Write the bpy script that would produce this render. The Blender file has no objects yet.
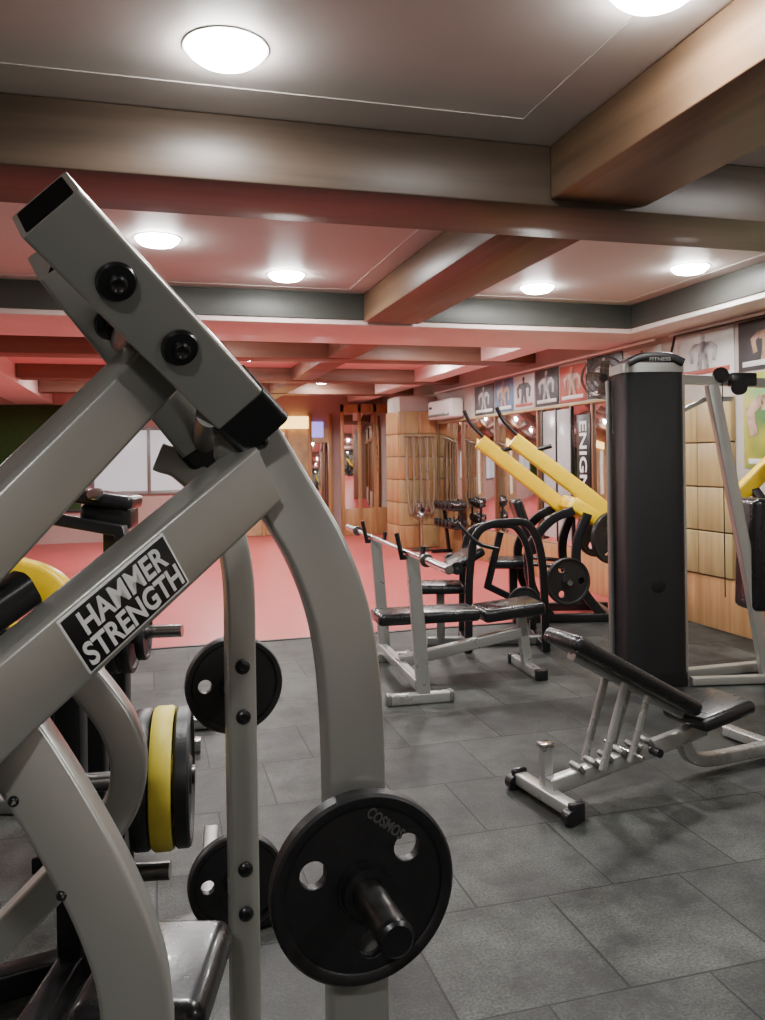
import bpy, math, random
from mathutils import Vector, Matrix
import bmesh
random.seed(4)
YAW=math.radians(-15.7)
CA,SA=math.cos(YAW),math.sin(YAW)
def site(x,y): return (x*CA-y*SA, x*SA+y*CA)

# ------------------------------------------------------------ materials
def mat(name,col,rough=.5,metal=0.,var=.12,scale=12.,bump=0.,bscale=60.,emit=None,es=0.,spec=.5,coat=0.):
    m=bpy.data.materials.new(name); m.use_nodes=True
    nt=m.node_tree; b=nt.nodes['Principled BSDF']
    tc=nt.nodes.new('ShaderNodeTexCoord'); nz=nt.nodes.new('ShaderNodeTexNoise')
    nz.inputs['Scale'].default_value=scale; nz.inputs['Detail'].default_value=5
    nt.links.new(tc.outputs['Object'],nz.inputs['Vector'])
    rp=nt.nodes.new('ShaderNodeValToRGB')
    c=Vector(col)
    lo=c*(1-var); hi=c*(1+var)
    rp.color_ramp.elements[0].position=.3; rp.color_ramp.elements[1].position=.7
    rp.color_ramp.elements[0].color=(*lo,1); rp.color_ramp.elements[1].color=(*[min(1,v) for v in hi],1)
    nt.links.new(nz.outputs['Fac'],rp.inputs['Fac'])
    nt.links.new(rp.outputs['Color'],b.inputs['Base Color'])
    mr=nt.nodes.new('ShaderNodeMapRange'); mr.inputs['To Min'].default_value=max(.02,rough-.03); mr.inputs['To Max'].default_value=min(1,rough+.03)
    nt.links.new(nz.outputs['Fac'],mr.inputs['Value']); nt.links.new(mr.outputs['Result'],b.inputs['Roughness'])
    b.inputs['Metallic'].default_value=metal
    b.inputs['Specular IOR Level'].default_value=spec
    b.inputs['Coat Weight'].default_value=coat
    if emit:
        b.inputs['Emission Color'].default_value=(*emit,1); b.inputs['Emission Strength'].default_value=es
    if bump>0:
        n2=nt.nodes.new('ShaderNodeTexNoise'); n2.inputs['Scale'].default_value=bscale; n2.inputs['Detail'].default_value=4
        nt.links.new(tc.outputs['Object'],n2.inputs['Vector'])
        bp=nt.nodes.new('ShaderNodeBump'); bp.inputs['Strength'].default_value=bump; bp.inputs['Distance'].default_value=.01
        nt.links.new(n2.outputs['Fac'],bp.inputs['Height']); nt.links.new(bp.outputs['Normal'],b.inputs['Normal'])
    return m
def wood(name,c1,c2,rough=.4,axis='X',scale=3.,spec=.5):
    m=bpy.data.materials.new(name); m.use_nodes=True
    nt=m.node_tree; b=nt.nodes['Principled BSDF']
    tc=nt.nodes.new('ShaderNodeTexCoord'); mp=nt.nodes.new('ShaderNodeMapping')
    mp.inputs['Scale'].default_value={'X':(.25,4,4),'Y':(4,.25,4),'Z':(4,4,.25)}[axis]
    nz=nt.nodes.new('ShaderNodeTexNoise'); nz.inputs['Scale'].default_value=scale; nz.inputs['Detail'].default_value=8; nz.inputs['Distortion'].default_value=.8
    rp=nt.nodes.new('ShaderNodeValToRGB'); rp.color_ramp.elements[0].position=.3; rp.color_ramp.elements[1].position=.72
    rp.color_ramp.elements[0].color=(*c1,1); rp.color_ramp.elements[1].color=(*c2,1)
    L=nt.links.new
    L(tc.outputs['Object'],mp.inputs['Vector']); L(mp.outputs['Vector'],nz.inputs['Vector']); L(nz.outputs['Fac'],rp.inputs['Fac']); L(rp.outputs['Color'],b.inputs['Base Color'])
    b.inputs['Roughness'].default_value=rough
    b.inputs['Specular IOR Level'].default_value=spec
    return m
def rubber_tiles():
    m=bpy.data.materials.new('rubber_tiles'); m.use_nodes=True
    nt=m.node_tree; b=nt.nodes['Principled BSDF']; L=nt.links.new
    tc=nt.nodes.new('ShaderNodeTexCoord')
    br=nt.nodes.new('ShaderNodeTexBrick'); br.offset=.5
    br.inputs['Scale'].default_value=1; br.inputs['Brick Width'].default_value=.48; br.inputs['Row Height'].default_value=.48
    br.inputs['Mortar Size'].default_value=.004; br.inputs['Mortar Smooth'].default_value=.3
    br.inputs['Color1'].default_value=(.013,.0142,.0130,1); br.inputs['Color2'].default_value=(.031,.033,.030,1); br.inputs['Mortar'].default_value=(.005,.0055,.005,1)
    L(tc.outputs['Object'],br.inputs['Vector'])
    n1=nt.nodes.new('ShaderNodeTexNoise'); n1.inputs['Scale'].default_value=2.8; n1.inputs['Detail'].default_value=9; n1.inputs['Roughness'].default_value=.72
    L(tc.outputs['Object'],n1.inputs['Vector'])
    r1=nt.nodes.new('ShaderNodeValToRGB'); r1.color_ramp.elements[0].position=.40; r1.color_ramp.elements[1].position=.62
    r1.color_ramp.elements[0].color=(.45,.45,.45,1); r1.color_ramp.elements[1].color=(2.0,2.0,1.95,1)
    L(n1.outputs['Fac'],r1.inputs['Fac'])
    n2=nt.nodes.new('ShaderNodeTexNoise'); n2.inputs['Scale'].default_value=120; n2.inputs['Detail'].default_value=3
    L(tc.outputs['Object'],n2.inputs['Vector'])
    r2=nt.nodes.new('ShaderNodeValToRGB'); r2.color_ramp.elements[0].position=.36; r2.color_ramp.elements[1].position=.68
    r2.color_ramp.elements[0].color=(.6,.6,.6,1); r2.color_ramp.elements[1].color=(1.6,1.6,1.6,1)
    L(n2.outputs['Fac'],r2.inputs['Fac'])
    m1=nt.nodes.new('ShaderNodeMix'); m1.data_type='RGBA'; m1.blend_type='MULTIPLY'; m1.inputs['Factor'].default_value=1
    m2=nt.nodes.new('ShaderNodeMix'); m2.data_type='RGBA'; m2.blend_type='MULTIPLY'; m2.inputs['Factor'].default_value=1
    L(br.outputs['Color'],m1.inputs['A']); L(r1.outputs['Color'],m1.inputs['B']); L(m1.outputs['Result'],m2.inputs['A']); L(r2.outputs['Color'],m2.inputs['B'])
    L(m2.outputs['Result'],b.inputs['Base Color'])
    b.inputs['Roughness'].default_value=.56; b.inputs['Specular IOR Level'].default_value=.34
    bp=nt.nodes.new('ShaderNodeBump'); bp.inputs['Strength'].default_value=.3; bp.inputs['Distance'].default_value=.003
    L(n2.outputs['Fac'],bp.inputs['Height'])
    bp2=nt.nodes.new('ShaderNodeBump'); bp2.inputs['Strength'].default_value=.8; bp2.inputs['Distance'].default_value=.004; bp2.invert=True
    L(br.outputs['Fac'],bp2.inputs['Height']); L(bp.outputs['Normal'],bp2.inputs['Normal']); L(bp2.outputs['Normal'],b.inputs['Normal'])
    return m
def poster_mat(name,cols,scale=5.):
    m=bpy.data.materials.new(name); m.use_nodes=True
    nt=m.node_tree; b=nt.nodes['Principled BSDF']; L=nt.links.new
    tc=nt.nodes.new('ShaderNodeTexCoord'); nz=nt.nodes.new('ShaderNodeTexNoise'); nz.inputs['Scale'].default_value=scale; nz.inputs['Detail'].default_value=1; nz.inputs['Distortion'].default_value=.3
    rp=nt.nodes.new('ShaderNodeValToRGB'); rp.color_ramp.interpolation='LINEAR'
    e=rp.color_ramp.elements
    n=len(cols)
    for i,c in enumerate(cols):
        p=.34+.32*i/(n-1)
        if i<2: el=e[i]; el.position=p
        else: el=e.new(p)
        el.color=(*c,1)
    L(tc.outputs['Object'],nz.inputs['Vector']); L(nz.outputs['Fac'],rp.inputs['Fac']); L(rp.outputs['Color'],b.inputs['Base Color'])
    b.inputs['Roughness'].default_value=.4
    return m

SIL=mat('silver_powdercoat',(.41,.41,.38),.30,.62,.025,6)
SILL=mat('silver_bench_frame',(.40,.40,.38),.28,.62,.02,6)
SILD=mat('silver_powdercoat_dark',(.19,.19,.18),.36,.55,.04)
BLK=mat('black_rubber',(.008,.008,.009),.42,0,.2,40,.08,150)
BLKP=mat('black_plastic',(.008,.008,.009),.3,0,.1)
BLKM=mat('black_matte',(.004,.004,.004),.9,0,.1,spec=.1)
BLKF=mat('black_frame',(.010,.010,.011),.3,.2,.1)
VIN=mat('black_vinyl',(.008,.008,.009),.28,0,.1,20,.05,90,coat=.15)
CHR=mat('chrome',(.55,.54,.52),.2,1,.05)
CHRD=mat('worn_steel',(.12,.115,.11),.32,.9,.4,25)
YEL=mat('yellow_paint',(.82,.54,.008),.35,0,.05)
YELR=mat('yellow_rubber',(.56,.46,.05),.5,0,.12)
WHT=mat('white_plastic',(.72,.72,.69),.4,0,.03)
LET=mat('white_print',(.72,.72,.70),.5,0,.03)
GRYL=mat('grey_print',(.07,.07,.07),.5,0,.05)
CEIL=mat('ceiling_paint',(.62,.56,.52),.5,0,.04,2)
CEILB=mat('ceiling_border_paint',(.54,.485,.45),.5,0,.04,2)
CEILP=mat('ceiling_pink_paint',(.68,.43,.41),.5,0,.05,2)
SOFP=mat('soffit_pink_paint',(.78,.60,.56),.45,0,.04,2)
SOFW=mat('soffit_white_paint',(.70,.66,.62),.5,0,.04,2)
FASC=mat('fascia_grey',(.052,.054,.046),.5,0,.08,3)
BEAMW=wood('beam_brown_wood',(.046,.031,.021),(.090,.062,.043),.42,'X',2.4,.4)
BEAMY=wood('beam_warm_wood',(.095,.055,.030),(.205,.125,.070),.4,'Y',2.4,.4)
BEAMP=wood('beam_rose_wood',(.14,.072,.05),(.25,.135,.095),.45,'X',2,.35)
WOODO=wood('orange_wood',(.29,.145,.055),(.48,.27,.12),.4,'Z',3)
WOODL=wood('light_wood',(.29,.20,.085),(.46,.335,.16),.4,'Z',3)
WOODD=wood('dark_wood',(.12,.05,.025),(.22,.10,.045),.4,'Z',3)
WALL=mat('wall_paint',(.42,.37,.33),.7,0,.08,2)
WALLP=mat('wall_pink_paint',(.42,.28,.25),.7,0,.08,2)
GREEN=mat('artificial_grass',(.02,.060,.010),.9,0,.5,60,.8,120)
PINKF=mat('pink_floor_paint',(.48,.090,.088),.36,0,.08,2.5,.02,40,spec=.4)
MIRR=mat('mirror_glass',(.80,.80,.78),.04,1,.01)
REFL=mat('reflection_grey',(.42,.43,.43),.18,0,.25,1.5)
LAMP=mat('lamp_glow',(1,1,1),.5,0,0,emit=(1,.99,.97),es=130)
GLOWY=mat('amber_sign_glow',(1,.7,.2),.5,0,0,emit=(1,.66,.2),es=4)
GLOWW=mat('partition_glass_glow',(.4,.4,.4),.3,0,0,emit=(.85,.93,1),es=.5)
GLOWB=mat('blue_sign_glow',(.3,.3,1),.5,0,0,emit=(.35,.3,1),es=1.5)
ROPE=mat('rope_fibre',(.24,.18,.12),.9,0,.3,80)
CARD=mat('cardboard',(.30,.21,.12),.8,0,.1,8)
P_DARK=poster_mat('poster_dark',[(.03,.03,.03),(.08,.08,.085)],3)
P_LITE=poster_mat('poster_light',[(.50,.49,.47),(.64,.63,.60)],3)
P_RED=poster_mat('poster_red',[(.25,.05,.04),(.45,.10,.07)],3)
P_BLUE=poster_mat('poster_blue',[(.05,.09,.16),(.14,.22,.35)],3)
P_GREEN=poster_mat('poster_green',[(.05,.14,.03),(.40,.36,.05),(.12,.26,.08)],3)
SKIN=poster_mat('poster_skin',[(.16,.09,.06),(.45,.30,.22)],9)
SKING=poster_mat('poster_skin_mono',[(.08,.08,.08),(.50,.50,.50)],9)

# ------------------------------------------------------------ geometry helpers
CUR=None; OFF=Vector((0,0,0))
def group(name,x,y,ang=0.,room=False,off=None,z=0.):
    global CUR,OFF
    e=bpy.data.objects.new(name,None); bpy.context.collection.objects.link(e)
    e.empty_display_size=.2
    if room: e.location=(x,y,z); e.rotation_euler=(0,0,math.radians(ang))
    else:
        X,Y=site(x,y); e.location=(X,Y,z); e.rotation_euler=(0,0,YAW+math.radians(ang))
    CUR=e; OFF=Vector(off) if off else Vector((0,0,0))
    return e
def nogroup():
    global CUR,OFF
    CUR=None; OFF=Vector((0,0,0))
def rgroup(name,x,y):
    # group whose parts are given in room coordinates
    return group(name,x,y,0,True,(x,y,0))
def make(name,me,m,sharp=35):
    me.transform(Matrix.Translation(-OFF))
    o=bpy.data.objects.new(name,me); bpy.context.collection.objects.link(o)
    me.materials.clear(); me.materials.append(m)
    for p in me.polygons: p.use_smooth=True
    try: me.set_sharp_from_angle(angle=math.radians(sharp))
    except Exception: pass
    if CUR: o.parent=CUR
    else:
        c=sum((v.co for v in me.vertices),Vector())/max(1,len(me.vertices))
        if not name.startswith(('floor','ceiling','wall')):
            me.transform(Matrix.Translation(-c)); o.location=c
    return o
def frame(loc,z,xh=(1,0,0)):
    z=Vector(z).normalized(); x=Vector(xh); x=x-z*x.dot(z)
    if x.length<1e-4:
        x=Vector((0,1,0)); x=x-z*x.dot(z)
    x.normalize(); y=z.cross(x)
    M=Matrix((x,y,z)).transposed().to_4x4(); M.translation=Vector(loc); return M
def box(name,c,s,m,R=None,bev=.004,seg=2):
    bm=bmesh.new(); bmesh.ops.create_cube(bm,size=1)
    bmesh.ops.scale(bm,vec=Vector(s),verts=bm.verts)
    if bev>0: bmesh.ops.bevel(bm,geom=bm.edges[:],offset=min(bev,min(s)*.45),segments=seg,affect='EDGES',profile=.5)
    M=(R.copy() if R else Matrix.Identity(4)); M=Matrix.Translation(Vector(c))@M
    bmesh.ops.transform(bm,matrix=M,verts=bm.verts)
    me=bpy.data.meshes.new(name); bm.to_mesh(me); bm.free()
    return make(name,me,m,50)
def bx(name,x0,x1,y0,y1,z0,z1,m,bev=.004):
    return box(name,((x0+x1)/2,(y0+y1)/2,(z0+z1)/2),(x1-x0,y1-y0,z1-z0),m,None,bev)
def cr(pts,k=8):
    P=[Vector(p) for p in pts]; out=[]
    Q=[P[0]*2-P[1]]+P+[P[-1]*2-P[-2]]
    for i in range(1,len(Q)-2):
        a,b,c,d=Q[i-1],Q[i],Q[i+1],Q[i+2]
        for j in range(k):
            t=j/k
            out.append(.5*((2*b)+(c-a)*t+(2*a-5*b+4*c-d)*t*t+(3*b-a-3*c+d)*t**3))
    out.append(P[-1]); return out
def sweep(name,pts,sec,n,m,sharp=35):
    P=[Vector(p) for p in pts]; n=Vector(n).normalized(); N=len(P); K=len(sec)
    vs=[];fs=[]
    for i,p in enumerate(P):
        d0=(P[i]-P[i-1]).normalized() if i>0 else None
        d1=(P[i+1]-P[i]).normalized() if i<N-1 else None
        t=((d0 or d1)+(d1 or d0)).normalized()
        sc=1/max(.5,t.dot(d1 or d0))
        nn=n-t*n.dot(t)
        if nn.length<1e-3: nn=Vector((0,1,0))-t*t.y
        nn.normalize(); b=nn.cross(t)
        for u,v in sec: vs.append(p+b*(u*sc)+nn*v)
    for i in range(N-1):
        for k in range(K):
            k2=(k+1)%K
            fs.append((i*K+k,i*K+k2,(i+1)*K+k2,(i+1)*K+k))
    fs.append(tuple(range(K))[::-1]); fs.append(tuple((N-1)*K+k for k in range(K)))
    me=bpy.data.meshes.new(name); me.from_pydata(vs,[],fs); me.update()
    bm=bmesh.new(); bm.from_mesh(me); bmesh.ops.recalc_face_normals(bm,faces=bm.faces); bm.to_mesh(me); bm.free()
    return make(name,me,m,sharp)
def rsec(w,t,r=.008,k=3):
    out=[]; r=min(r,w*.49,t*.49)
    for cx,cy,a0 in ((w/2-r,t/2-r,0),(-w/2+r,t/2-r,90),(-w/2+r,-t/2+r,180),(w/2-r,-t/2+r,270)):
        for j in range(k+1):
            a=math.radians(a0+90*j/k); out.append((cx+r*math.cos(a),cy+r*math.sin(a)))
    return out
def csec(r,k=16): return [(r*math.cos(2*math.pi*j/k),r*math.sin(2*math.pi*j/k)) for j in range(k)]
def tube(name,pts,w,t,n,m,curve=False,r=.008):
    return sweep(name,cr(pts) if curve else pts,rsec(w,t,r),n,m)
def rod(name,pts,r,m,curve=False,k=16):
    pts=cr(pts) if curve else pts
    d=(Vector(pts[-1])-Vector(pts[0])).normalized()
    n=(0,0,1) if abs(d.z)<.8 else (0,1,0)
    return sweep(name,pts,csec(r,k),n,m,50)
def lathe(name,prof,M,m,seg=48):
    vs=[];fs=[]
    for r,z in prof:
        for j in range(seg):
            a=2*math.pi*j/seg; vs.append(M@Vector((r*math.cos(a),r*math.sin(a),z)))
    for i in range(len(prof)-1):
        for j in range(seg):
            j2=(j+1)%seg; fs.append((i*seg+j,i*seg+j2,(i+1)*seg+j2,(i+1)*seg+j))
    fs.append(tuple(range(seg))[::-1]); fs.append(tuple((len(prof)-1)*seg+j for j in range(seg)))
    me=bpy.data.meshes.new(name); me.from_pydata(vs,[],fs); me.update()
    bm=bmesh.new(); bm.from_mesh(me); bmesh.ops.recalc_face_normals(bm,faces=bm.faces); bm.to_mesh(me); bm.free()
    return make(name,me,m,40)
def ring(name,prof,M,m,seg=56):
    vs=[];fs=[];K=len(prof)
    for r,z in prof:
        for j in range(seg):
            a=2*math.pi*j/seg; vs.append(M@Vector((r*math.cos(a),r*math.sin(a),z)))
    for i in range(K):
        i2=(i+1)%K
        for j in range(seg):
            j2=(j+1)%seg; fs.append((i*seg+j,i*seg+j2,i2*seg+j2,i2*seg+j))
    me=bpy.data.meshes.new(name); me.from_pydata(vs,[],fs); me.update()
    bm=bmesh.new(); bm.from_mesh(me); bmesh.ops.recalc_face_normals(bm,faces=bm.faces); bm.to_mesh(me); bm.free()
    return make(name,me,m,40)
def holed(name,R,holes,th,M,m):
    cu=bpy.data.curves.new('tmp','CURVE'); cu.dimensions='2D'; cu.fill_mode='BOTH'; cu.extrude=th/2; cu.bevel_depth=.0015
    for (cx,cy,r,k) in [(0,0,R,64)]+[(a,b,c,28) for a,b,c in holes]:
        sp=cu.splines.new('POLY'); sp.points.add(k-1); sp.use_cyclic_u=True
        for j in range(k):
            a=2*math.pi*j/k; sp.points[j].co=(cx+r*math.cos(a),cy+r*math.sin(a),0,1)
    o=bpy.data.objects.new('tmp',cu); bpy.context.collection.objects.link(o)
    bpy.context.view_layer.update()
    me=bpy.data.meshes.new_from_object(o.evaluated_get(bpy.context.evaluated_depsgraph_get()))
    bpy.data.objects.remove(o); bpy.data.curves.remove(cu)
    me.transform(M); me.name=name
    return make(name,me,m,40)
def text(name,s,w,h,M,m,bold=.02,ex=.0015):
    cu=bpy.data.curves.new('tmpt','FONT'); cu.body=s; cu.size=1; cu.offset=bold; cu.align_x='CENTER'
    o=bpy.data.objects.new('tmpt',cu); bpy.context.collection.objects.link(o); bpy.context.view_layer.update()
    me=bpy.data.meshes.new_from_object(o.evaluated_get(bpy.context.evaluated_depsgraph_get()))
    bpy.data.objects.remove(o); bpy.data.curves.remove(cu)
    xs=[v.co.x for v in me.vertices]; ys=[v.co.y for v in me.vertices]
    x0,x1,y0,y1=min(xs),max(xs),min(ys),max(ys)
    bm=bmesh.new(); bm.from_mesh(me)
    r=bmesh.ops.extrude_face_region(bm,geom=bm.faces[:])
    vv=[g for g in r['geom'] if isinstance(g,bmesh.types.BMVert)]
    bmesh.ops.translate(bm,verts=vv,vec=(0,0,1)); bm.to_mesh(me); bm.free()
    me.transform(Matrix.Diagonal((w/(x1-x0),h/(y1-y0),ex,1))@Matrix.Translation((-(x0+x1)/2,-(y0+y1)/2,0)))
    me.transform(M); me.name=name
    return make(name,me,m,30)
def plate(name,c,ax,R,th,m,xh=(1,0,0),holes=True,rot=0):
    M=frame(c,ax,xh)@Matrix.Rotation(math.radians(rot),4,'Z')
    h=th/2
    ring(name+'_rim',[(R*.86,-h*.8),(R*.89,-h),(R*.97,-h),(R,-h*.7),(R,h*.7),(R*.97,h),(R*.89,h),(R*.86,h*.8)],M,m)
    hs=[(.0,.0,.026)]
    if holes:
        for k in range(3):
            a=2*math.pi*k/3; hs.append((R*.6*math.cos(a),R*.6*math.sin(a),R*.155))
    holed(name+'_web',R*.875,hs,th*.5,M,m)
    if holes:
        for k in range(3):
            a=2*math.pi*k/3; M2=M@Matrix.Translation((R*.6*math.cos(a),R*.6*math.sin(a),0)); r=R*.155
            ring(name+'_grip_%d'%(k+1),[(r*.98,-h*.62),(r*1.2,-h*.62),(r*1.25,0),(r*1.2,h*.62),(r*.98,h*.62)],M2,m,28)
    ring(name+'_hub',[(.0262,-h*.95),(R*.3,-h*.95),(R*.33,0),(R*.3,h*.95),(.0262,h*.95)],M,m,40)
def splate(name,c,ax,R,th,m,seg=40):
    M=frame(c,ax); h=th/2
    lathe(name,[(R*.25,-h),(R*.3,-h*.6),(R*.84,-h*.55),(R*.88,-h),(R*.97,-h),(R,-h*.7),(R,h*.7),(R*.97,h),(R*.88,h),(R*.84,h*.55),(R*.3,h*.6),(R*.25,h)],M,m,seg)
def bolt(name,c,ax,r,m=BLKP,h=.008):
    lathe(name,[(r,0),(r*1.0,h*.4),(r*.8,h*.8),(r*.45,h),(r*.42,h*.6),(.001,h*.55)],frame(c,ax),m,28)

# ------------------------------------------------------------ room shell
nogroup()
XL,XR,Y0,Y1,HC,HB=-3.5,4.4,-3.0,15.6,2.7,2.48
bx('floor',XL,XR,Y0,6.45,-.1,0,rubber_tiles(),0)
bx('floor_studio',XL,XR,6.45,Y1,-.1,0,PINKF,0)
bx('trim_1',XL,XR,6.43,6.47,0,.006,BLKP,.001)
bx('ceiling',XL,XR,Y0,7.3,HC,HC+.1,CEIL,0)
bx('ceiling_studio',XL,XR,7.3,Y1,HC,HC+.1,CEILP,0)
bx('wall_right',XR,XR+.1,Y0,Y1,0,HC,WALL,0)
bx('wall_left',XL-.1,XL,Y0,Y1,0,HC,WALL,0)
bx('wall_back',XL,XR,Y1,Y1+.1,0,HC,WALLP,0)
bx('wall_front',XL,XR,Y0-.1,Y0,0,HC,WALL,0)
# ceiling beams
BY0,BY1=3.12,3.58
bx('ceiling_beam',XL,XR,BY0,BY1,HB-.03,HC,BEAMW,.006)
bx('ceiling_beam',1.62,2.07,Y0,BY0-.005,HB-.004,HC,BEAMY,.006)
bx('ceiling_beam',1.62,2.07,BY1+.005,6.245,HB-.004,HC,BEAMY,.006)
bx('ceiling_beam',XL,1.61,.2,.6,HB,HC,BEAMW,.006)
rgroup('ceiling_bulkhead',0,6.8)
bx('soffit',XL,XR,6.27,7.3,HB-.02,HC,SOFP,.006)
bx('fascia',XL,3.98,6.25,6.268,HB+.02,HC,FASC,.002)
nogroup()
rgroup('ceiling_bulkhead_right',0,0)
bx('soffit',4.0,XR,Y0,BY0-.01,HB-.02,HC,SOFW,.006)
bx('soffit_rear',4.0,XR,BY1+.01,6.265,HB-.02,HC,SOFW,.006)
bx('fascia',3.985,4.0,Y0,BY0-.01,HB+.02,HC,FASC,.002)
bx('fascia_rear',3.985,4.0,BY1+.01,6.245,HB+.02,HC,FASC,.002)
nogroup()
bx('ceiling_beam',-2.25,-1.65,BY1+.005,6.245,HB-.01,HC,SOFP,.006)
bx('ceiling_beam',-2.25,-1.65,7.305,Y1,HB-.01,HC,SOFP,.006)
def bay(x0,x1,y0,y1,m=CEILB,w=.22):
    group('ceiling_border_trim',0,0,0,True)
    t=.003
    bx('edge_a',x0,x1,y0,y0+w,HC-t,HC,m,0); bx('edge_b',x0,x1,y1-w,y1,HC-t,HC,m,0)
    bx('edge_c',x0,x0+w,y0+w,y1-w,HC-t,HC,m,0); bx('edge_d',x1-w,x1,y0+w,y1-w,HC-t,HC,m,0)
    nogroup()
bay(-1.2,1.61,.62,BY0-.01); bay(2.08,3.98,.62,BY0-.01)
bay(-1.6,1.61,BY1+.01,6.24,w=.14); bay(2.08,3.98,BY1+.01,6.24,w=.14)
for y in (8.9,11.4,13.6):
    bx('ceiling_beam',-1.64,XR,y,y+.35,HB+.04,HC,BEAMP,.006)
for x in (-.1,1.9,3.7):
    for a,b in ((7.31,8.895),(9.255,11.395),(11.755,13.595),(13.955,Y1)):
        bx('ceiling_beam',x,x+.3,a,b,HB+.05,HC,BEAMP if x<3 else SOFP,.006)

# downlights
def downlight(x,y,p,r=.125,z=HC):
    group('ceiling_downlight',x,y,0,True,None,z)
    ring('bezel',[(r,-.004),(r+.008,-.004),(r+.010,0),(r,0)],Matrix.Identity(4),WHT,40)
    lathe('diffuser',[(.001,-.050),(r*.4,-.047),(r*.75,-.036),(r*.93,-.018),(r*.999,-.002)],Matrix.Identity(4),LAMP,40)
    l=bpy.data.lights.new('lamp','AREA'); l.shape='DISK'; l.size=r*1.5; l.energy=p; l.color=(1,.985,.96)
    o=bpy.data.objects.new('lamp',l); bpy.context.collection.objects.link(o); o.parent=CUR; o.location=(0,0,-.055)
    nogroup()
for x,y,p in ((.245,2.62,24),(1.36,1.98,24),(.056,4.94,24),(.926,5.7,24),(2.85,5.72,24),(3.6,4.90,24),(3.1,2.3,20),(-.6,-.9,26),(2.6,-.9,20),
              (3.35,10.1,38),(2.7,13.2,36),(1.2,10.3,44),(.6,8.1,44),(1.0,13.0,44),(3.0,8.1,38),(-.8,12.6,36),(-2.8,9.5,30),(-2.7,4.5,24)):
    downlight(x,y,p)

# ---------------- right wall
bx('baseboard_right',XR-.035,XR-.001,Y0,12.35,0.001,.42,WOODO,.004)
bx('baseboard_left',XL+.001,XL+.03,Y0,Y1,0.001,.3,WOODD,.004)
rgroup('wall_mirror',XR,6.35)
ys=[6.35,7.6,8.85,10.1,11.3,12.35]
for i in range(len(ys)-1):
    bx('mirror_panel_%d'%(i+1),XR-.012,XR-.001,ys[i]+.02,ys[i+1]-.02,.43,1.95,MIRR,.001)
    bx('frame_post_%d'%(i+1),XR-.02,XR-.001,ys[i]-.019,ys[i]+.019,.43,1.95,WOODD,.002)
bx('frame_top',XR-.03,XR-.001,6.33,12.35,1.955,1.985,WOODL,.002)
nogroup()
rgroup('mirror_reflection_panel',XR,8.35)  # light grey pane and stiles paint a glass partition's reflection in the mirror
bx('pane',XR-.024,XR-.014,8.02,8.70,.50,1.93,REFL,.001)
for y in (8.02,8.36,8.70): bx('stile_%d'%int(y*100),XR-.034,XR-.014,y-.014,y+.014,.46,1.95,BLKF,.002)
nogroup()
rgroup('wood_wall_panel',XR,5.9)
for i in range(2):
    for j in range(4):
        bx('panel_%d_%d'%(i,j),XR-.05,XR-.002,5.45+i*.42,5.45+i*.42+.41,.43+j*.36,.43+j*.36+.35,WOODL,.006)
nogroup()
for i,(a,b,z0,z1,m,f) in enumerate(((6.4,7.0,1.99,2.40,P_LITE,SKIN),(7.03,7.7,2.0,2.42,P_DARK,SKING),(7.73,8.3,2.0,2.40,P_RED,SKIN),(8.33,8.9,2.0,2.42,P_DARK,SKING),
      (8.93,9.5,2.0,2.41,P_LITE,P_DARK),(9.53,10.1,2.0,2.42,P_BLUE,SKIN),(10.13,10.8,2.0,2.40,P_DARK,SKING),
      (4.6,5.35,1.30,2.02,P_GREEN,SKIN),(3.6,4.5,1.25,2.02,P_DARK,SKING),(4.0,4.7,2.04,2.42,P_LITE,SKIN),(4.75,5.4,2.04,2.42,P_DARK,SKIN),(5.45,6.2,2.04,2.42,P_LITE,SKING))):
    rgroup('wall_poster',XR,(a+b)/2)
    bx('sheet',XR-.008,XR-.002,a,b,z0,z1,m,.001)
    c=(a+b)/2; H=z1-z0; x=XR-.0105; n=(1,0,0)
    lathe('figure_head',[(H*.075,-.001),(H*.075,.001)],frame((x,c,z0+H*.88),n),f,20)
    tube('figure_chest',[(x,c,z0+H*.80),(x,c,z0+H*.74)],H*.16,.002,n,f)
    tube('figure_shoulders',[(x,c,z0+H*.76),(x,c,z0+H*.60)],H*.50,.002,n,f,r=.001)
    tube('figure_waist',[(x,c,z0+H*.60),(x,c,z0+H*.38)],H*.32,.0018,n,f,r=.001)
    for s in (-1,1):
        tube('figure_arm_%d'%(s+2),[(x,c+s*H*.25,z0+H*.72),(x,c+s*H*.42,z0+H*.60),(x,c+s*H*.36,z0+H*.34)],H*.12,.002,n,f)
        tube('figure_leg_%d'%(s+2),[(x,c+s*H*.09,z0+H*.40),(x,c+s*H*.14,z0+H*.14)],H*.15,.002,n,f)
    bx('caption_bar',XR-.012,XR-.009,a+.05,b-.05,z0+.03,z0+.07,P_LITE if m is not P_LITE else P_RED,.0005)
nogroup()
rgroup('vertical_banner_sign',XR,7.8)
bx('board',XR-.03,XR-.014,7.62,7.90,.80,1.85,BLKP,.003)
text('lettering','ENIGMA',.92,.15,frame((XR-.032,7.76,1.32),(-1,0,0),(0,0,-1)),LET)
nogroup()
rgroup('wall_conduit_pipes',XR,6)
rod('pipe_1',[(XR-.06,3.7,2.44),(XR-.06,6.2,2.44)],.012,WHT)
rod('pipe_2',[(XR-.08,3.7,2.40),(XR-.08,6.1,2.42),(XR-.08,6.22,2.1),(XR-.03,6.25,2.0)],.010,BLKP)
rod('pipe_3',[(XR-.07,6.4,2.44),(XR-.07,12.3,2.44)],.014,WHT)
nogroup()
rgroup('air_conditioner',XR-.12,11.7)
box('body',(XR-.12,11.7,2.15),(.22,1.0,.28),WHT,None,.04,4)
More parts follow.
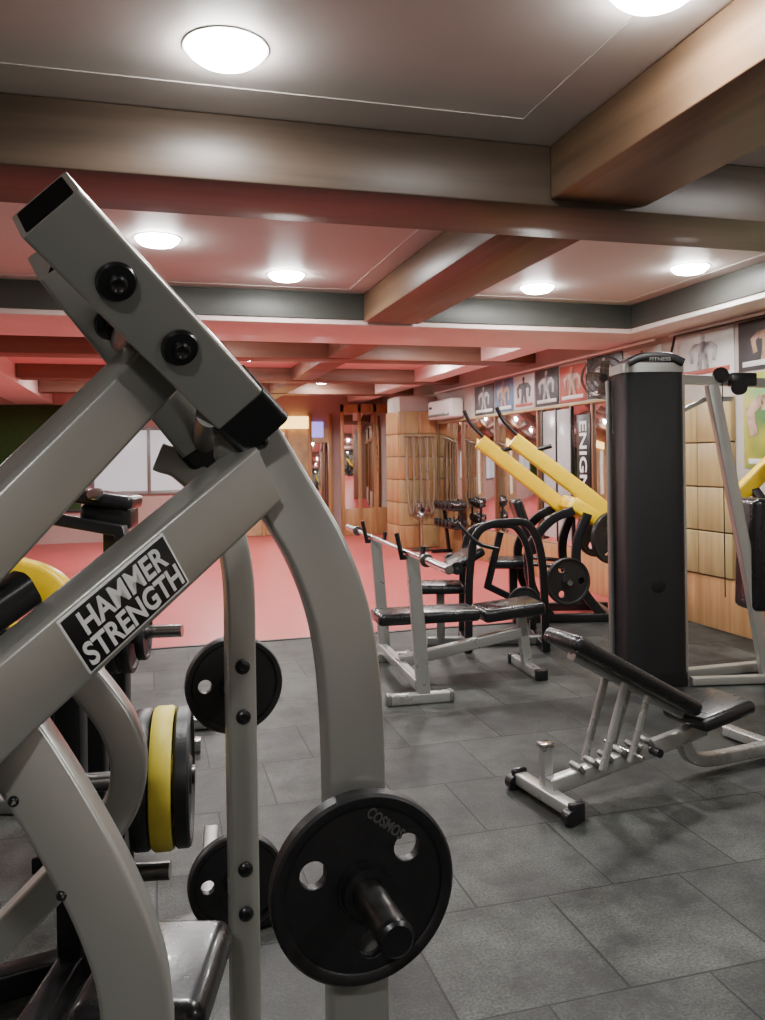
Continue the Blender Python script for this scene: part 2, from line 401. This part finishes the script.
bx('louver',XR-.236,XR-.225,11.25,12.15,2.04,2.08,SILD,.002)
bx('status_panel',XR-.234,XR-.229,12.0,12.12,2.17,2.20,BLKP,.001)
nogroup()
rgroup('wall_fan',4.0,6.75)
ax=Vector((-.55,-.8,-.2)); fc=Vector((4.02,6.75,2.13)); M=frame(fc,ax)
for k,(r,z) in enumerate(((.2,0),(.19,.04),(.15,.07),(.10,.085),(.05,.09),(.19,-.04),(.12,-.07))):
    ring('cage_%d'%k,[(r-.003,z-.003),(r+.003,z-.003),(r+.003,z+.003),(r-.003,z+.003)],M,CHRD,40)
for k in range(12):
    a=k*math.pi/6; q=[(r*math.cos(a),r*math.sin(a),z) for r,z in ((.03,.09),(.10,.085),(.15,.07),(.19,.04),(.2,0),(.19,-.04),(.12,-.07))]
    rod('spoke_%d'%k,[M@Vector(v) for v in q],.002,CHRD,k=6)
for k in range(4):
    a=k*math.pi/2; M2=M@Matrix.Rotation(a,4,'Z')@Matrix.Translation((.09,0,0))@Matrix.Rotation(.5,4,'X')
    box('blade_%d'%k,M2.translation,(.13,.09,.004),BEAMW,M2.to_3x3().to_4x4(),.002)
lathe('motor',[(.045,-.14),(.05,-.1),(.04,.03),(.02,.05)],M,BLKP)
rod('bracket',[fc+Vector((.05,.09,.02)),(XR-.01,6.86,2.12)],.016,BLKP)
nogroup()
rgroup('wood_clad_pillar',4.1,12.75)
bx('core',3.78,XR-.002,12.42,13.1,0.001,HC-.3,WALL,.01)
for i in range(2):
    for j in range(6):
        bx('front_panel_%d_%d'%(i,j),3.76+i*.32,4.07+i*.32,12.39,12.42,.01+j*.36,.36+j*.36,WOODL if (i+j)%3 else WOODO,.006)
for j in range(6): bx('side_panel_%d'%j,3.75,3.78,12.42,13.1,.01+j*.36,.36+j*.36,WOODO,.006)
nogroup()
rgroup('battle_rope',4.1,12.33)
for i in range(4):
    x=3.88+i*.11
    rod('strand_%d'%i,[(x,12.33,1.75),(x-.02,12.31,1.2),(x+.01,12.32,.7),(x+.05,12.31,.55),(x+.09,12.33,.75),(x+.1,12.32,1.3),(x+.07,12.34,1.74)],.022,ROPE,True,10)
rod('hook_bar',[(3.84,12.35,1.76),(4.34,12.35,1.76)],.012,CHR)
nogroup()
rgroup('pedestal_fan',4.0,12.05)
lathe('base',[(.17,.001),(.17,.02),(.05,.05),(.02,.06)],Matrix.Translation((4.0,12.05,0)),CHRD)
rod('stem',[(4.0,12.05,.05),(4.0,12.05,.6)],.016,CHR)
M=frame((4.0,12.0,.62),(-.2,-1,0))
for k,r in enumerate((.16,.12,.08,.04)): ring('cage_%d'%k,[(r-.004,-.004),(r+.004,-.004),(r+.004,.004),(r-.004,.004)],M,CHRD,32)
for k in range(3):
    M2=M@Matrix.Rotation(k*2.094,4,'Z')@Matrix.Translation((.07,0,-.03))@Matrix.Rotation(.5,4,'X')
    box('blade_%d'%k,M2.translation,(.11,.08,.004),CHR,M2.to_3x3().to_4x4(),.002)
lathe('motor',[(.03,-.1),(.04,-.06),(.03,.0)],M,BLKP)
nogroup()
rgroup('dumbbell_rack',4.15,11.35)
for y in (10.96,11.66):
    tube('upright_%d'%int(y),[(4.30,y,.0),(4.22,y,.70)],.05,.05,(0,1,0),BLKF)
    tube('foot_%d'%int(y),[(4.02,y,.03),(4.34,y,.03)],.05,.05,(0,1,0),BLKF)
for j,z in enumerate((.40,.66)):
    bx('shelf_%d'%j,4.10,4.28,10.92,11.70,z,z+.03,BLKF)
    for i in range(5):
        y=11.0+i*.155
        rod('handle_%d_%d'%(j,i),[(4.08,y,z+.08),(4.30,y,z+.08)],.014,CHR,k=8)
        for s in (4.09,4.28): lathe('head_%d_%d_%d'%(j,i,int(s*10)),[(.04,-.03),(.05,-.025),(.05,.025),(.04,.03)],frame((s,y,z+.08),(1,0,0)),BLK,10)
nogroup()

# ---------------- back wall
rgroup('artificial_grass_panel',-2.4,Y1)
bx('grass_mat',XL+.01,-1.2,Y1-.03,Y1-.001,.6,2.45,GREEN,.004)
bx('border',XL+.01,-1.2,Y1-.05,Y1-.001,.55,.6,BLKP,.004)
nogroup()
rgroup('rear_glass_partition',0.1,Y1)
bx('pane',-1.0,1.0,Y1-.02,Y1-.001,.9,2.0,GLOWW,.001)  # partition glass, its brightness put in as emission
for x in (-1.0,-.03,1.0): bx('mullion_%d'%int(x*100),x-.03,x+.03,Y1-.05,Y1-.001,.85,2.05,SILD)
for z in (.85,2.02): bx('rail_%d'%int(z*100),-1.03,1.03,Y1-.045,Y1-.001,z-.02,z+.03,SILD)
nogroup()
rgroup('reception_doorway',2.6,Y1)
bx('lintel_sign',2.0,2.9,Y1-.12,Y1-.001,2.02,2.25,GLOWY,.01)
bx('lit_opening',1.6,3.3,Y1-.02,Y1-.001,.01,2.02,mat('lit_lobby',(.30,.18,.10),.6,0,.5,3,emit=(1,.6,.3),es=.14),.001)  # lobby light put in as emission on this flat panel and the glass
for x in (1.55,2.0,2.45,2.9,3.3): bx('post_%d'%int(x*100),x,x+.07,Y1-.07,Y1-.001,.001,2.3,WOODO)
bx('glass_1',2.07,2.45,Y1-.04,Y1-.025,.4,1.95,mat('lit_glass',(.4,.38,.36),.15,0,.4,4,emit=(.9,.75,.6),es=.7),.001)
bx('glass_2',2.97,3.3,Y1-.04,Y1-.025,.2,1.75,MIRR,.001)
bx('blue_sign',2.97,3.2,Y1-.06,Y1-.03,1.85,2.15,GLOWB,.005)
nogroup()
rgroup('glass_partition',3.85,Y1-.57)
for x in (3.42,3.75,4.05,4.33): bx('post_%d'%int(x*100),x,x+.06,Y1-.6,Y1-.54,.001,2.45,WOODO)
bx('top_rail',3.42,4.39,Y1-.6,Y1-.54,2.3,2.45,WOODO); bx('low_panel',3.42,4.39,Y1-.59,Y1-.55,.001,.5,WOODO)
bx('mirror_glass_pane',3.45,4.36,Y1-.575,Y1-.565,.5,2.3,MIRR,.001)
nogroup()
rgroup('mirrored_wall_frame',XR,13.9)
bx('sheet',XR-.02,XR-.002,13.2,14.6,.5,1.95,MIRR,.001)
for y in (13.15,13.7,14.2,14.62): bx('post_%d'%int(y*100),XR-.06,XR-.001,y-.03,y+.03,.001,2.4,WOODO)
bx('rail',XR-.06,XR-.001,13.2,14.6,1.96,2.03,WOODO)
nogroup()
rgroup('wall_mirror_left',XL,7)
for i in range(6): bx('mirror_panel_%d'%i,XL+.001,XL+.012,7+i*1.3,8.26+i*1.3,.4,1.95,MIRR,.001)
nogroup()

# ============================================================ foreground plate-loaded machine
group('plate_loaded_press_machine',-.3,1.3,0,False,(-.3,1.3,0))
NS=Vector((.33,-.94,0))
At=Vector((-.397,1.0,1.703)); Ab=Vector((-.189,1.30,1.445))
a=(At-Ab).normalized(); w=Vector((.757,.033,.654)); w=(w-a*w.dot(a)).normalized(); tb=a.cross(w).normalized()
if tb.y<0: tb=-tb
def beamA(pre,At,Ab):
    nF=-tb; th=.10; wd=.092
    o=tb*(th/2)
    tube(pre+'_beam',[At+o,Ab+o],wd,th,nF,SIL,r=.007)
    tube(pre+'_end_shade_plug',[At+o+a*.0012,At+o-a*.02],wd-.016,th-.016,nF,BLKM,r=.005)  # matte black plug paints the shade inside the hollow beam end
    tube(pre+'_end_cap',[Ab+o+(At-Ab)*.13,Ab+o-a*.012],wd+.006,th+.006,nF,BLKP,r=.012)
    for k,s in enumerate((.25,.54)):
        p=At+(Ab-At)*s-tb*.0005
        lathe(pre+'_knob_%d'%k,[(.026,0),(.027,.006),(.024,.011),(.013,.012),(.012,.018),(.009,.020),(.004,.016),(.001,.016)],frame(p,nF),BLKP,36)
beamA('lever_a',At,Ab)
beamA('lever_b',Vector((-.478,1.25,1.705)),Vector((-.318,1.60,1.395)))
rod('pivot_shaft',[(-.262,1.26,1.475),(-.335,1.56,1.44)],.022,SILD)
rod('lever_shaft',[(-.34,1.15,1.60),(-.42,1.35,1.60)],.022,SILD)
tube('press_arm',[(-.345,1.285,1.560),(-.555,.95,1.2215),(-.62,.85,1.12)],.092,.055,(.854,-.52,0),SIL)
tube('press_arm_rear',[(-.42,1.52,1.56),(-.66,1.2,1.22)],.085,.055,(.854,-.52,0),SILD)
tube('arm_sleeve',[(-.515,1.02,1.20),(-.468,1.08,1.24)],.05,.05,(.8,-.6,0),BLKP,r=.015)
C0=Vector((-.555,.891,1.0313)); C1=Vector((-.205,1.34,1.379)); nC=Vector((.79,-.62,0)).normalized()
tC=(C1-C0).normalized(); bC=nC.cross(tC)
tube('frame_diagonal',[C0,C1],.106,.06,nC,SIL)
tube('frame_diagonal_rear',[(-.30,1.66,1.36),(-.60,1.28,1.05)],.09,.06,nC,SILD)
S0=Vector((-.509,.95,1.077)); S1=Vector((-.2128,1.33,1.371))
pc=S0+(S1-S0)*.470+nC*.0305
R=Matrix((tC,bC,nC)).transposed().to_4x4()
box('name_plate',pc,(.190,.088,.004),LET,R,.0015)
box('name_plate_field',pc+nC*.0012,(.184,.082,.004),BLKP,R,.0015)
def onlabel(u,v):
    M=R.copy(); M.translation=pc+nC*.0034+tC*u+bC*v; return M
text('name_plate_line_1','HAMMER',.150,.034,onlabel(.004,.0195),LET,.022)
text('name_plate_line_2','STRENGTH',.174,.034,onlabel(0,-.0195),LET,.022)
tube('front_upright',cr([(-.232,1.4,1.45),(-.175,1.4,1.352),(-.115,1.4,1.245),(-.077,1.4,1.13),(-.061,1.4,.99),(-.057,1.4,.8)],8)+[Vector((-.055,1.4,.0))],.1,.06,NS,SIL)
box('pivot_bracket',(-.235,1.335,1.43),(.07,.05,.06),SILD,None,.01)
bolt('pivot_nut',Vector((-.200,1.335,1.435)),(.33,-.94,.0),.016,BLKP,.02)
pc0=Vector((-.045,1.345,.712)); ax=Vector((.326,-.945,0)).normalized()
rod('loading_sleeve',[pc0-ax*.03,pc0+ax*.165],.0255,CHRD,k=32)
lathe('sleeve_tip',[(.0258,0),(.027,.002),(.027,.012),(.022,.016),(.001,.015)],frame(pc0+ax*.16,ax),BLKP,32)
plate('weight_plate',pc0+ax*.012,ax,.153,.034,BLK,xh=(.945,.326,0),rot=37)
text('plate_lettering','COSMOS',.075,.018,frame(pc0+ax*.0215+Vector((.035,.012,.100)),ax,(.70,.24,-.62)),GRYL,.02,.002)
ring('sleeve_collar',[(.0262,-.012),(.04,-.012),(.042,0),(.04,.012),(.0262,.012)],frame(pc0+ax*.03,ax),BLK,32)
tube('seat_leg',cr([(-.54,1.05,1.13),(-.471,1.05,1.05),(-.379,1.05,.893),(-.332,1.05,.776),(-.319,1.05,.687)],8)+[Vector((-.315,1.05,0))],.084,.055,(.2,-.98,0),SIL)
for k,(x,h) in enumerate(((-.462,.985),(-.404,.868))): bolt('leg_bolt_%d'%k,Vector((x,1.022,h)),(.2,-.98,0),.0075)
tube('rear_arc',cr([(-.60,1.5,1.07),(-.541,1.5,1.005),(-.485,1.5,.925),(-.468,1.5,.845),(-.495,1.5,.763),(-.596,1.5,.654),(-.74,1.5,.51)],8),.062,.06,(.2,-.98,0),SIL)
tube('rear_arc_brace',[(-.74,1.5,.51),(-.95,1.5,.3),(-.95,1.5,0)],.06,.06,(.2,-.98,0),SIL)
tube('storage_upright',cr([(-.43,1.6,1.41),(-.385,1.6,1.39),(-.318,1.6,1.315),(-.285,1.6,1.19),(-.282,1.6,1.0)],8)+[Vector((-.280,1.6,0))],.055,.055,NS,SIL)
for k,h in enumerate((1.01,.915,.625,.54)):
    bolt('storage_bolt_%d'%k,Vector((-.272,1.571,h)),NS,.014)
for k,h in enumerate((.935,.52)):
    c=Vector((-.318,1.73,h))
    rod('storage_peg_%d'%k,[c-NS*.14,c+NS*.12],.0255,CHRD)
    plate('small_plate_%d'%k,c,NS,.101,.028,BLK,xh=(.945,.326,0),rot=178)
box('seat_cushion',(-.385,1.36,.55),(.21,.26,.07),VIN,None,.028,5)
box('seat_board',(-.385,1.36,.505),(.18,.22,.02),BLKP)
tube('seat_post',[(-.385,1.36,.50),(-.385,1.36,.06)],.06,.06,(0,1,0),SIL)
tube('base_rail_side',[(-.305,1.0,.03),(-.28,1.64,.03)],.06,.06,(0,0,1),SIL)
tube('base_rail_front',[(-.34,1.4,.031),(.0,1.4,.031)],.06,.058,(0,0,1),SIL)
tube('base_rail_rear',[(-1.0,1.5,.031),(-.27,1.5,.031)],.06,.058,(0,0,1),SIL)
nogroup()

# ============================================================ plate storage behind (yellow plate stack)
group('weight_plate_rack',-.6,2.25,0,False,(-.6,2.25,0))
axp=Vector((1,.18,0)).normalized()
c=Vector((-.605,2.25,.545))
rod('peg',[c-axp*.3,c+axp*.08],.025,CHRD)
splate('black_plate_a',c-axp*.055,axp,.183,.045,BLK)
splate('yellow_plate',c,axp,.187,.055,YELR)
splate('black_plate_b',c+axp*.052,axp,.183,.04,BLK)
tube('upright',[(-.86,2.25,0),(-.86,2.25,.95)],.07,.07,(0,1,0),BLKF)
tube('base_rail',[(-1.15,2.1,.04),(-.35,2.52,.04)],.07,.07,(0,0,1),BLKF)
tube('base_foot',[(-.86,1.95,.041),(-.86,2.5,.041)],.07,.07,(0,0,1),BLKF)
tube('grey_floor_rail',[(-.52,2.35,.10),(-.62,2.9,.10)],.05,.05,(0,0,1),SILD)
rod('peg_low',[(-.86,2.25,.28),(-.6,2.27,.28)],.025,CHRD)
splate('low_plate',Vector((-.78,2.25,.28)),axp,.16,.04,BLK)
splate('low_plate_b',Vector((-.73,2.257,.28)),axp,.14,.035,BLK)
nogroup()

# ============================================================ left rear machine
group('chest_press_machine',-1.15,3.5,0,False,(-1.15,3.5,0))
tube('yellow_frame',cr([(-1.80,3.3,1.0),(-1.55,3.3,.98),(-1.36,3.3,.93),(-1.30,3.3,.84),(-1.38,3.3,.73),(-1.80,3.3,.66)],6),.13,.08,(0,1,0),YEL,r=.02)
box('console_pad',(-1.22,3.6,1.25),(.30,.18,.06),VIN,Matrix.Rotation(.15,4,'Y'),.02,4)
box('console_housing',(-1.20,3.62,1.17),(.22,.16,.12),BLKF,None,.03,3)
lathe('round_badge',[(.035,0),(.035,.008),(.02,.012),(.001,.012)],frame((-1.22,3.5,1.27),(0,-.6,.8)),CHR)
tube('column',[(-1.18,3.64,0),(-1.18,3.64,1.12)],.09,.09,(0,1,0),BLKF)
tube('column_brace',[(-1.5,3.6,.1),(-1.25,3.62,.9)],.07,.06,(0,1,0),SILD)
tube('front_arm',[(-1.45,3.5,1.18),(-1.1,3.45,1.12),(-1.0,3.4,.8)],.05,.05,(0,1,0),BLKF)
rod('chrome_sleeve',[(-1.2,3.3,.72),(-.81,3.3,.73)],.026,CHR)
splate('plate_a',Vector((-1.02,3.3,.725)),(1,.1,0),.16,.04,BLK)
splate('plate_b',Vector((-1.07,3.3,.725)),(1,.1,0),.16,.04,BLK)
splate('plate_c',Vector((-.965,3.3,.725)),(1,.1,0),.11,.035,BLK)
tube('sleeve_post',[(-1.2,3.32,0),(-1.2,3.32,.78)],.07,.07,(0,1,0),BLKF)
box('seat',(-1.17,2.86,.60),(.34,.36,.09),VIN,None,.035,4)
box('seat_lower',(-1.17,2.86,.42),(.30,.30,.10),VIN,None,.035,4)
tube('seat_post',[(-1.17,2.86,0),(-1.17,2.86,.56)],.07,.07,(0,1,0),BLKF)
tube('seat_arch',cr([(-1.0,2.80,.03),(-.98,2.80,.45),(-1.05,2.80,.72),(-1.3,2.80,.82),(-1.55,2.80,.80)],6),.06,.05,(0,1,0),BLKF)
tube('back_rail',[(-1.9,4.15,.035),(-.90,4.35,.035)],.06,.06,(0,0,1),CHR)
tube('mid_rail',[(-1.9,3.85,.035),(-.90,4.0,.035)],.06,.06,(0,0,1),CHR)
tube('front_rail',[(-1.9,3.32,.035),(-1.0,3.32,.035)],.06,.06,(0,0,1),SILD)
tube('link_rail',[(-1.18,2.80,.036),(-1.18,4.25,.036)],.06,.058,(0,0,1),BLKF)
nogroup()

# ============================================================ flat bench press
group('bench_press',.22,4.75,12.6)
for k,y in enumerate((0,1.0)):
    tube('upright_%d'%k,[(0,y,.03),(-.06,y,.86)],.075,.055,(0,1,0),SILL)
    tube('foot_%d'%k,[(-.20,y,.03),(.16,y,.03)],.06,.06,(0,0,1),SILL)
    for s,x in enumerate((-.21,.16)): box('foot_cap_%d_%d'%(k,s),(x,y,.032),(.03,.066,.064),SILD,None,.008)
    rod('hook_%d'%k,[(-.09,y,.84),(-.12,y,.84),(-.15,y,.98)],.014,BLKP)
    rod('hook_low_%d'%k,[(-.03,y,.84),(.0,y,.84),(.01,y,.90)],.014,BLKP)
tube('cross_rail',[(-.02,0,.10),(-.02,1.0,.10)],.06,.06,(0,0,1),SILL)
tube('spine_rail',[(-.02,.5,.12),(.84,.5,.27)],.07,.06,(0,1,0),SILL)
tube('front_leg',[(.80,.5,.38),(.84,.5,.03)],.06,.06,(0,1,0),SILL)
tube('front_foot',[(.84,.28,.03),(.84,.72,.03)],.06,.06,(0,0,1),SILL)
for s,y in enumerate((.27,.73)): box('front_foot_cap_%d'%s,(.84,y,.033),(.08,.04,.068),BLKP,None,.008)
tube('rear_leg',[(.12,.5,.15),(.12,.5,.40)],.06,.06,(0,1,0),SILL)
box('back_pad',(.15,.5,.41),(.66,.28,.075),VIN,None,.025,4)
box('seat_pad',(.71,.5,.415),(.42,.30,.085),VIN,Matrix.Rotation(math.radians(-5),4,'Y'),.028,4)
rod('barbell_shaft',[(-.10,-.45,.875),(-.10,1.45,.875)],.014,CHR)
for s,(y0,y1) in enumerate(((-.85,-.45),(1.45,1.85))):
    rod('barbell_sleeve_%d'%s,[(-.10,y0,.875),(-.10,y1,.875)],.022,CHR)
for s,y in enumerate((-.45,1.45)): lathe('barbell_collar_%d'%s,[(.034,-.015),(.036,0),(.034,.015)],frame((-.10,y,.875),(0,1,0)),CHRD)
nogroup()

# ============================================================ preacher / curl machine (black)
group('preacher_curl_machine',.72,5.95)
tube('arch',cr([(-.12,0,.03),(-.10,0,.6),(-.03,0,.88),(.2,0,.94),(.34,0,.90),(.42,0,.65),(.44,0,.03)],8),.055,.05,(0,1,0),BLKF)
tube('arch_rear',cr([(-.12,.5,.03),(-.10,.5,.6),(-.03,.5,.84),(.2,.5,.88),(.33,.5,.84),(.42,.5,.6),(.44,.5,.03)],8),.05,.05,(0,1,0),BLKF)
tube('base',[(-.4,.25,.035),(.55,.25,.035)],.06,.06,(0,0,1),SILD)
for k,x in enumerate((-.12,.44)): tube('base_cross_%d'%k,[(x,-.02,.034),(x,.52,.034)],.055,.058,(0,0,1),BLKF)
box('arm_pad',(-.12,.25,.66),(.30,.46,.07),VIN,Matrix.Rotation(math.radians(-30),4,'Y'),.028,4)
box('seat_pad',(-.30,.25,.44),(.34,.30,.07),VIN,None,.028,4)
tube('seat_post',[(-.30,.25,.03),(-.30,.25,.41)],.06,.06,(0,1,0),SILD)
rod('roller_bar',[(-.2,-.08,.62),(-.2,.55,.62)],.012,CHR)
for k,y in enumerate((-.02,.50)): rod('roller_%d'%k,[(-.2,y-.06,.62),(-.2,y+.05,.62)],.045,VIN)
rod('handle',cr([(.1,-.03,.75),(-.05,-.06,.80),(-.2,-.06,.95)],5),.014,BLKP)
tube('lever',[(.15,.2,.85),(.05,.2,.45),(.35,.2,.3)],.05,.05,(0,1,0),BLKF)
splate('plate',Vector((.28,-.05,.36)),(0,1,0),.12,.03,BLK)
nogroup()

# ============================================================ yellow lever machine
def lever_machine(name,x,y,ang):
    group(name,x,y,ang)
    for k,(o,yy) in enumerate(((.07,.28),(.31,-.14))):
        tube('yellow_lever_%d'%k,[(-.62+o,yy,1.56),(.0+o*1.1,yy,1.05),(.14+o*1.1,yy,.93)],.135,.085,(0,1,0),YEL,r=.02)
        rod('handle_%d'%k,cr([(-.76+o,yy,1.84),(-.70+o,yy,1.72),(-.56+o,yy-.02,1.57)],5),.017,BLKP)
        rod('handle_fwd_%d'%k,[(-.60+o,yy,1.56),(-.42+o,yy-.02,1.47),(-.30+o,yy-.05,1.50)],.02,BLKP)
    box('lever_yoke',(.30,.05,.93),(.30,.52,.12),YEL,Matrix.Rotation(math.radians(35),4,'Y'),.02,3)
    for k,yy in enumerate((-.22,.32)):
        tube('curved_leg_%d'%k,cr([(.18,yy,.95),(-.02,yy,.86),(-.20,yy,.62),(-.18,yy,.30),(-.02,yy,.04)],8),.075,.06,(0,1,0),BLKF)
        tube('straight_leg_%d'%k,cr([(.30,yy,.92),(.20,yy,.62),(.24,yy,.3),(.42,yy,.04)],8),.075,.06,(0,1,0),BLKF)
        tube('base_rail_%d'%k,[(-.35,yy,.035),(.60,yy,.035)],.07,.07,(0,0,1),BLKF)
        rod('leg_link_%d'%k,[(-.2,yy,.5),(.24,yy,.45)],.02,CHRD)
    tube('cross_rail_a',[(-.3,-.22,.036),(-.3,.32,.036)],.06,.066,(0,0,1),BLKF)
    tube('cross_rail_b',[(.5,-.22,.036),(.5,.32,.036)],.06,.066,(0,0,1),BLKF)
    box('back_pad',(-.20,.05,.80),(.09,.30,.50),VIN,Matrix.Rotation(math.radians(-18),4,'Y'),.03,4)
    box('seat_pad',(-.34,.05,.48),(.32,.32,.08),VIN,None,.03,4)
    tube('seat_post',[(-.30,.05,.04),(-.30,.05,.46)],.07,.07,(0,1,0),BLKF)
    rod('plate_peg',[(.10,-.22,.36),(.10,-.42,.36)],.024,CHR)
    plate('plate_low',Vector((.10,-.33,.36)),(0.25,-1,0),.20,.04,BLK)
    rod('plate_peg_high',[(.48,.3,.72),(.48,-.40,.72)],.024,CHR)
    plate('plate_high',Vector((.48,-.32,.72)),(.5,-1,0),.22,.04,BLK)
    plate('plate_high_rear',Vector((.48,.20,.72)),(.5,-1,0),.22,.04,BLK)
    nogroup()
lever_machine('lat_row_lever_machine',1.44,7.25,0)

# ============================================================ incline bench
group('adjustable_incline_bench',.65,3.31,24.2)
tube('front_foot',[(0,-.17,.045),(0,.21,.045)],.06,.05,(0,0,1),SILL)
for k,y in enumerate((-.175,.215)):
    box('foot_block_%d'%k,(0,y,.045),(.07,.03,.08),BLKP,None,.01)
    rod('foot_wheel_%d'%k,[(-.03,y-.02,.03),(-.03,y+.02,.03)],.03,BLKP)
tube('front_stub',[(.02,.05,.04),(.02,.05,.225)],.045,.045,(0,1,0),SILL)
box('stub_cap',(.02,.05,.23),(.055,.055,.02),CHR,None,.004)
tube('main_rail',[(.0,0,.08),(.68,0,.175),(.82,0,.20)],.065,.05,(0,1,0),SILL)
for k in range(6): box('ladder_notch_%d'%k,(.14+k*.072,0,.135+k*.0105),(.02,.07,.04),SILD,Matrix.Rotation(math.radians(-40),4,'Y'),.003)
ang=math.radians(29)
box('backrest_pad',(.385,0,.495),(.74,.24,.065),VIN,Matrix.Rotation(ang,4,'Y'),.026,5)
tube('backrest_frame',[(.12,0,.595),(.69,0,.28)],.04,.05,(0,1,0),SILL)
for k,y in enumerate((-.06,.06)):
    tube('support_strut_%d'%k,[(.22,y,.13),(.34,y,.47)],.035,.02,(0,1,0),SILL)
    tube('support_strut_rear_%d'%k,[(.36,y,.14),(.46,y,.40)],.03,.02,(0,1,0),SILL)
rod('strut_pin',[(.38,-.12,.17),(.38,.12,.17)],.009,CHR)
rod('pull_pin_knob',[(.44,-.15,.19),(.44,-.10,.19)],.018,BLKP)
box('seat_pad',(.855,0,.275),(.31,.27,.065),VIN,Matrix.Rotation(math.radians(-9),4,'Y'),.03,5)
tube('rear_curved_leg',cr([(.70,-.0,.165),(.74,0,.09),(.84,0,.055),(1.05,0,.05),(1.30,0,.05)],6),.055,.05,(0,1,0),SILL)
tube('rear_foot',[(1.28,-.30,.032),(1.28,.30,.032)],.06,.05,(0,0,1),SILL)
tube('seat_support',[(.80,0,.19),(.84,0,.255)],.05,.045,(0,1,0),SILL)
nogroup()

# ============================================================ tall weight stack machine
group('selectorized_weight_stack_machine',1.65,5.12,4)
sec=[]
W,D=.375,.24
for j in range(25):
    aa=math.pi+math.pi*j/24
    sec.append((math.copysign(abs(math.cos(aa))**.45,math.cos(aa))*W/2, math.copysign(abs(math.sin(aa))**.45,math.sin(aa))*.10-.03))
sec+= [(W/2,D/2),(-W/2,D/2)]
PERF=mat('perforated_shroud',(.013,.013,.014),.40,.3,.25,120,.3,500)
sweep('shroud',[(0,0,.08),(0,0,1.91)],sec,(0,1,0),PERF)
sweep('shroud_trim_top',[(0,0,1.91),(0,0,1.965)],[(u*1.05,v*1.06) for u,v in sec],(0,1,0),SIL)
tube('arched_cap',cr([(-.17,-.06,1.965),(-.08,-.06,2.0),(.08,-.06,2.0),(.17,-.06,1.965)],6),.05,.18,(0,1,0),BLKP,r=.01)
text('cap_lettering','FITNESS',.13,.022,frame((.02,-.153,1.985),(0,-1,0)),LET,.01)
sweep('shroud_base',[(0,0,.0),(0,0,.08)],[(u*1.04,v*1.05) for u,v in sec],(0,1,0),BLKP)
lathe('round_logo',[(.045,0),(.045,.003),(.04,.004),(.001,.004)],frame((.0,-.131,.62),(0,-1,0)),BLKP)
tube('frame_post',[(.225,.08,0),(.225,.08,1.91)],.05,.12,(0,1,0),SIL)
tube('frame_post_left',[(-.205,.12,0),(-.205,.12,1.88)],.025,.05,(0,1,0),SILD)
tube('top_arm',[(.21,.08,1.885),(.98,.20,1.86)],.06,.06,(0,1,0),SIL)
tube('top_brace',[(.24,.08,1.68),(.42,.10,1.76),(.60,.13,1.76)],.03,.04,(0,1,0),SIL)
tube('leaning_post',[(.42,.02,1.84),(.62,-.05,.6),(.70,-.08,.03)],.075,.06,(0,1,0),SIL)
tube('far_post',[(.95,.25,0),(.95,.25,1.90)],.07,.07,(0,1,0),SIL)
tube('floor_rail',[(.23,.06,.03),(.98,.22,.03)],.06,.06,(0,0,1),SIL)
tube('floor_rail_front',[(.20,-.12,.03),(.85,-.12,.03)],.05,.05,(0,0,1),SIL)
box('back_pad',(.68,.02,.78),(.13,.26,.70),VIN,Matrix.Rotation(.04,4,'Y'),.04,5)
lathe('pulley_a',[(.05,-.012),(.035,0),(.05,.012)],frame((.62,.06,1.83),(0,1,0)),BLKP)
lathe('pulley_b',[(.05,-.012),(.035,0),(.05,.012)],frame((.52,.10,1.91),(0,1,0)),BLKP)
box('pulley_housing',(.66,.10,1.88),(.18,.06,.09),BLKP,None,.015)
tube('yellow_arm',[(.76,.45,1.08),(1.06,.45,1.36)],.11,.08,(0,1,0),YEL,r=.02)
tube('yellow_arm_post',[(.90,.47,1.20),(.95,.28,1.0)],.06,.05,(0,1,0),BLKF)
rod('cable',[(.52,.08,1.88),(.52,.08,.5)],.004,BLKP,k=6)
nogroup()

# ------------------------------------------------------------ world and camera
w=bpy.data.worlds.new('World'); bpy.context.scene.world=w; w.use_nodes=True
w.node_tree.nodes['Background'].inputs[0].default_value=(.5,.5,.52,1); w.node_tree.nodes['Background'].inputs[1].default_value=.1
cam=bpy.data.cameras.new('Camera'); co=bpy.data.objects.new('Camera',cam); bpy.context.collection.objects.link(co)
cam.sensor_fit='AUTO'; cam.sensor_width=36; cam.lens=825/1020*36; cam.shift_y=-50/1020; cam.clip_start=.05
co.matrix_world=Matrix.Translation((0,0,1.4))@Matrix.Rotation(YAW,4,'Z')@Matrix.Rotation(math.radians(90),4,'X')@Matrix.Rotation(math.radians(-.8),4,'Z')
bpy.context.scene.camera=co
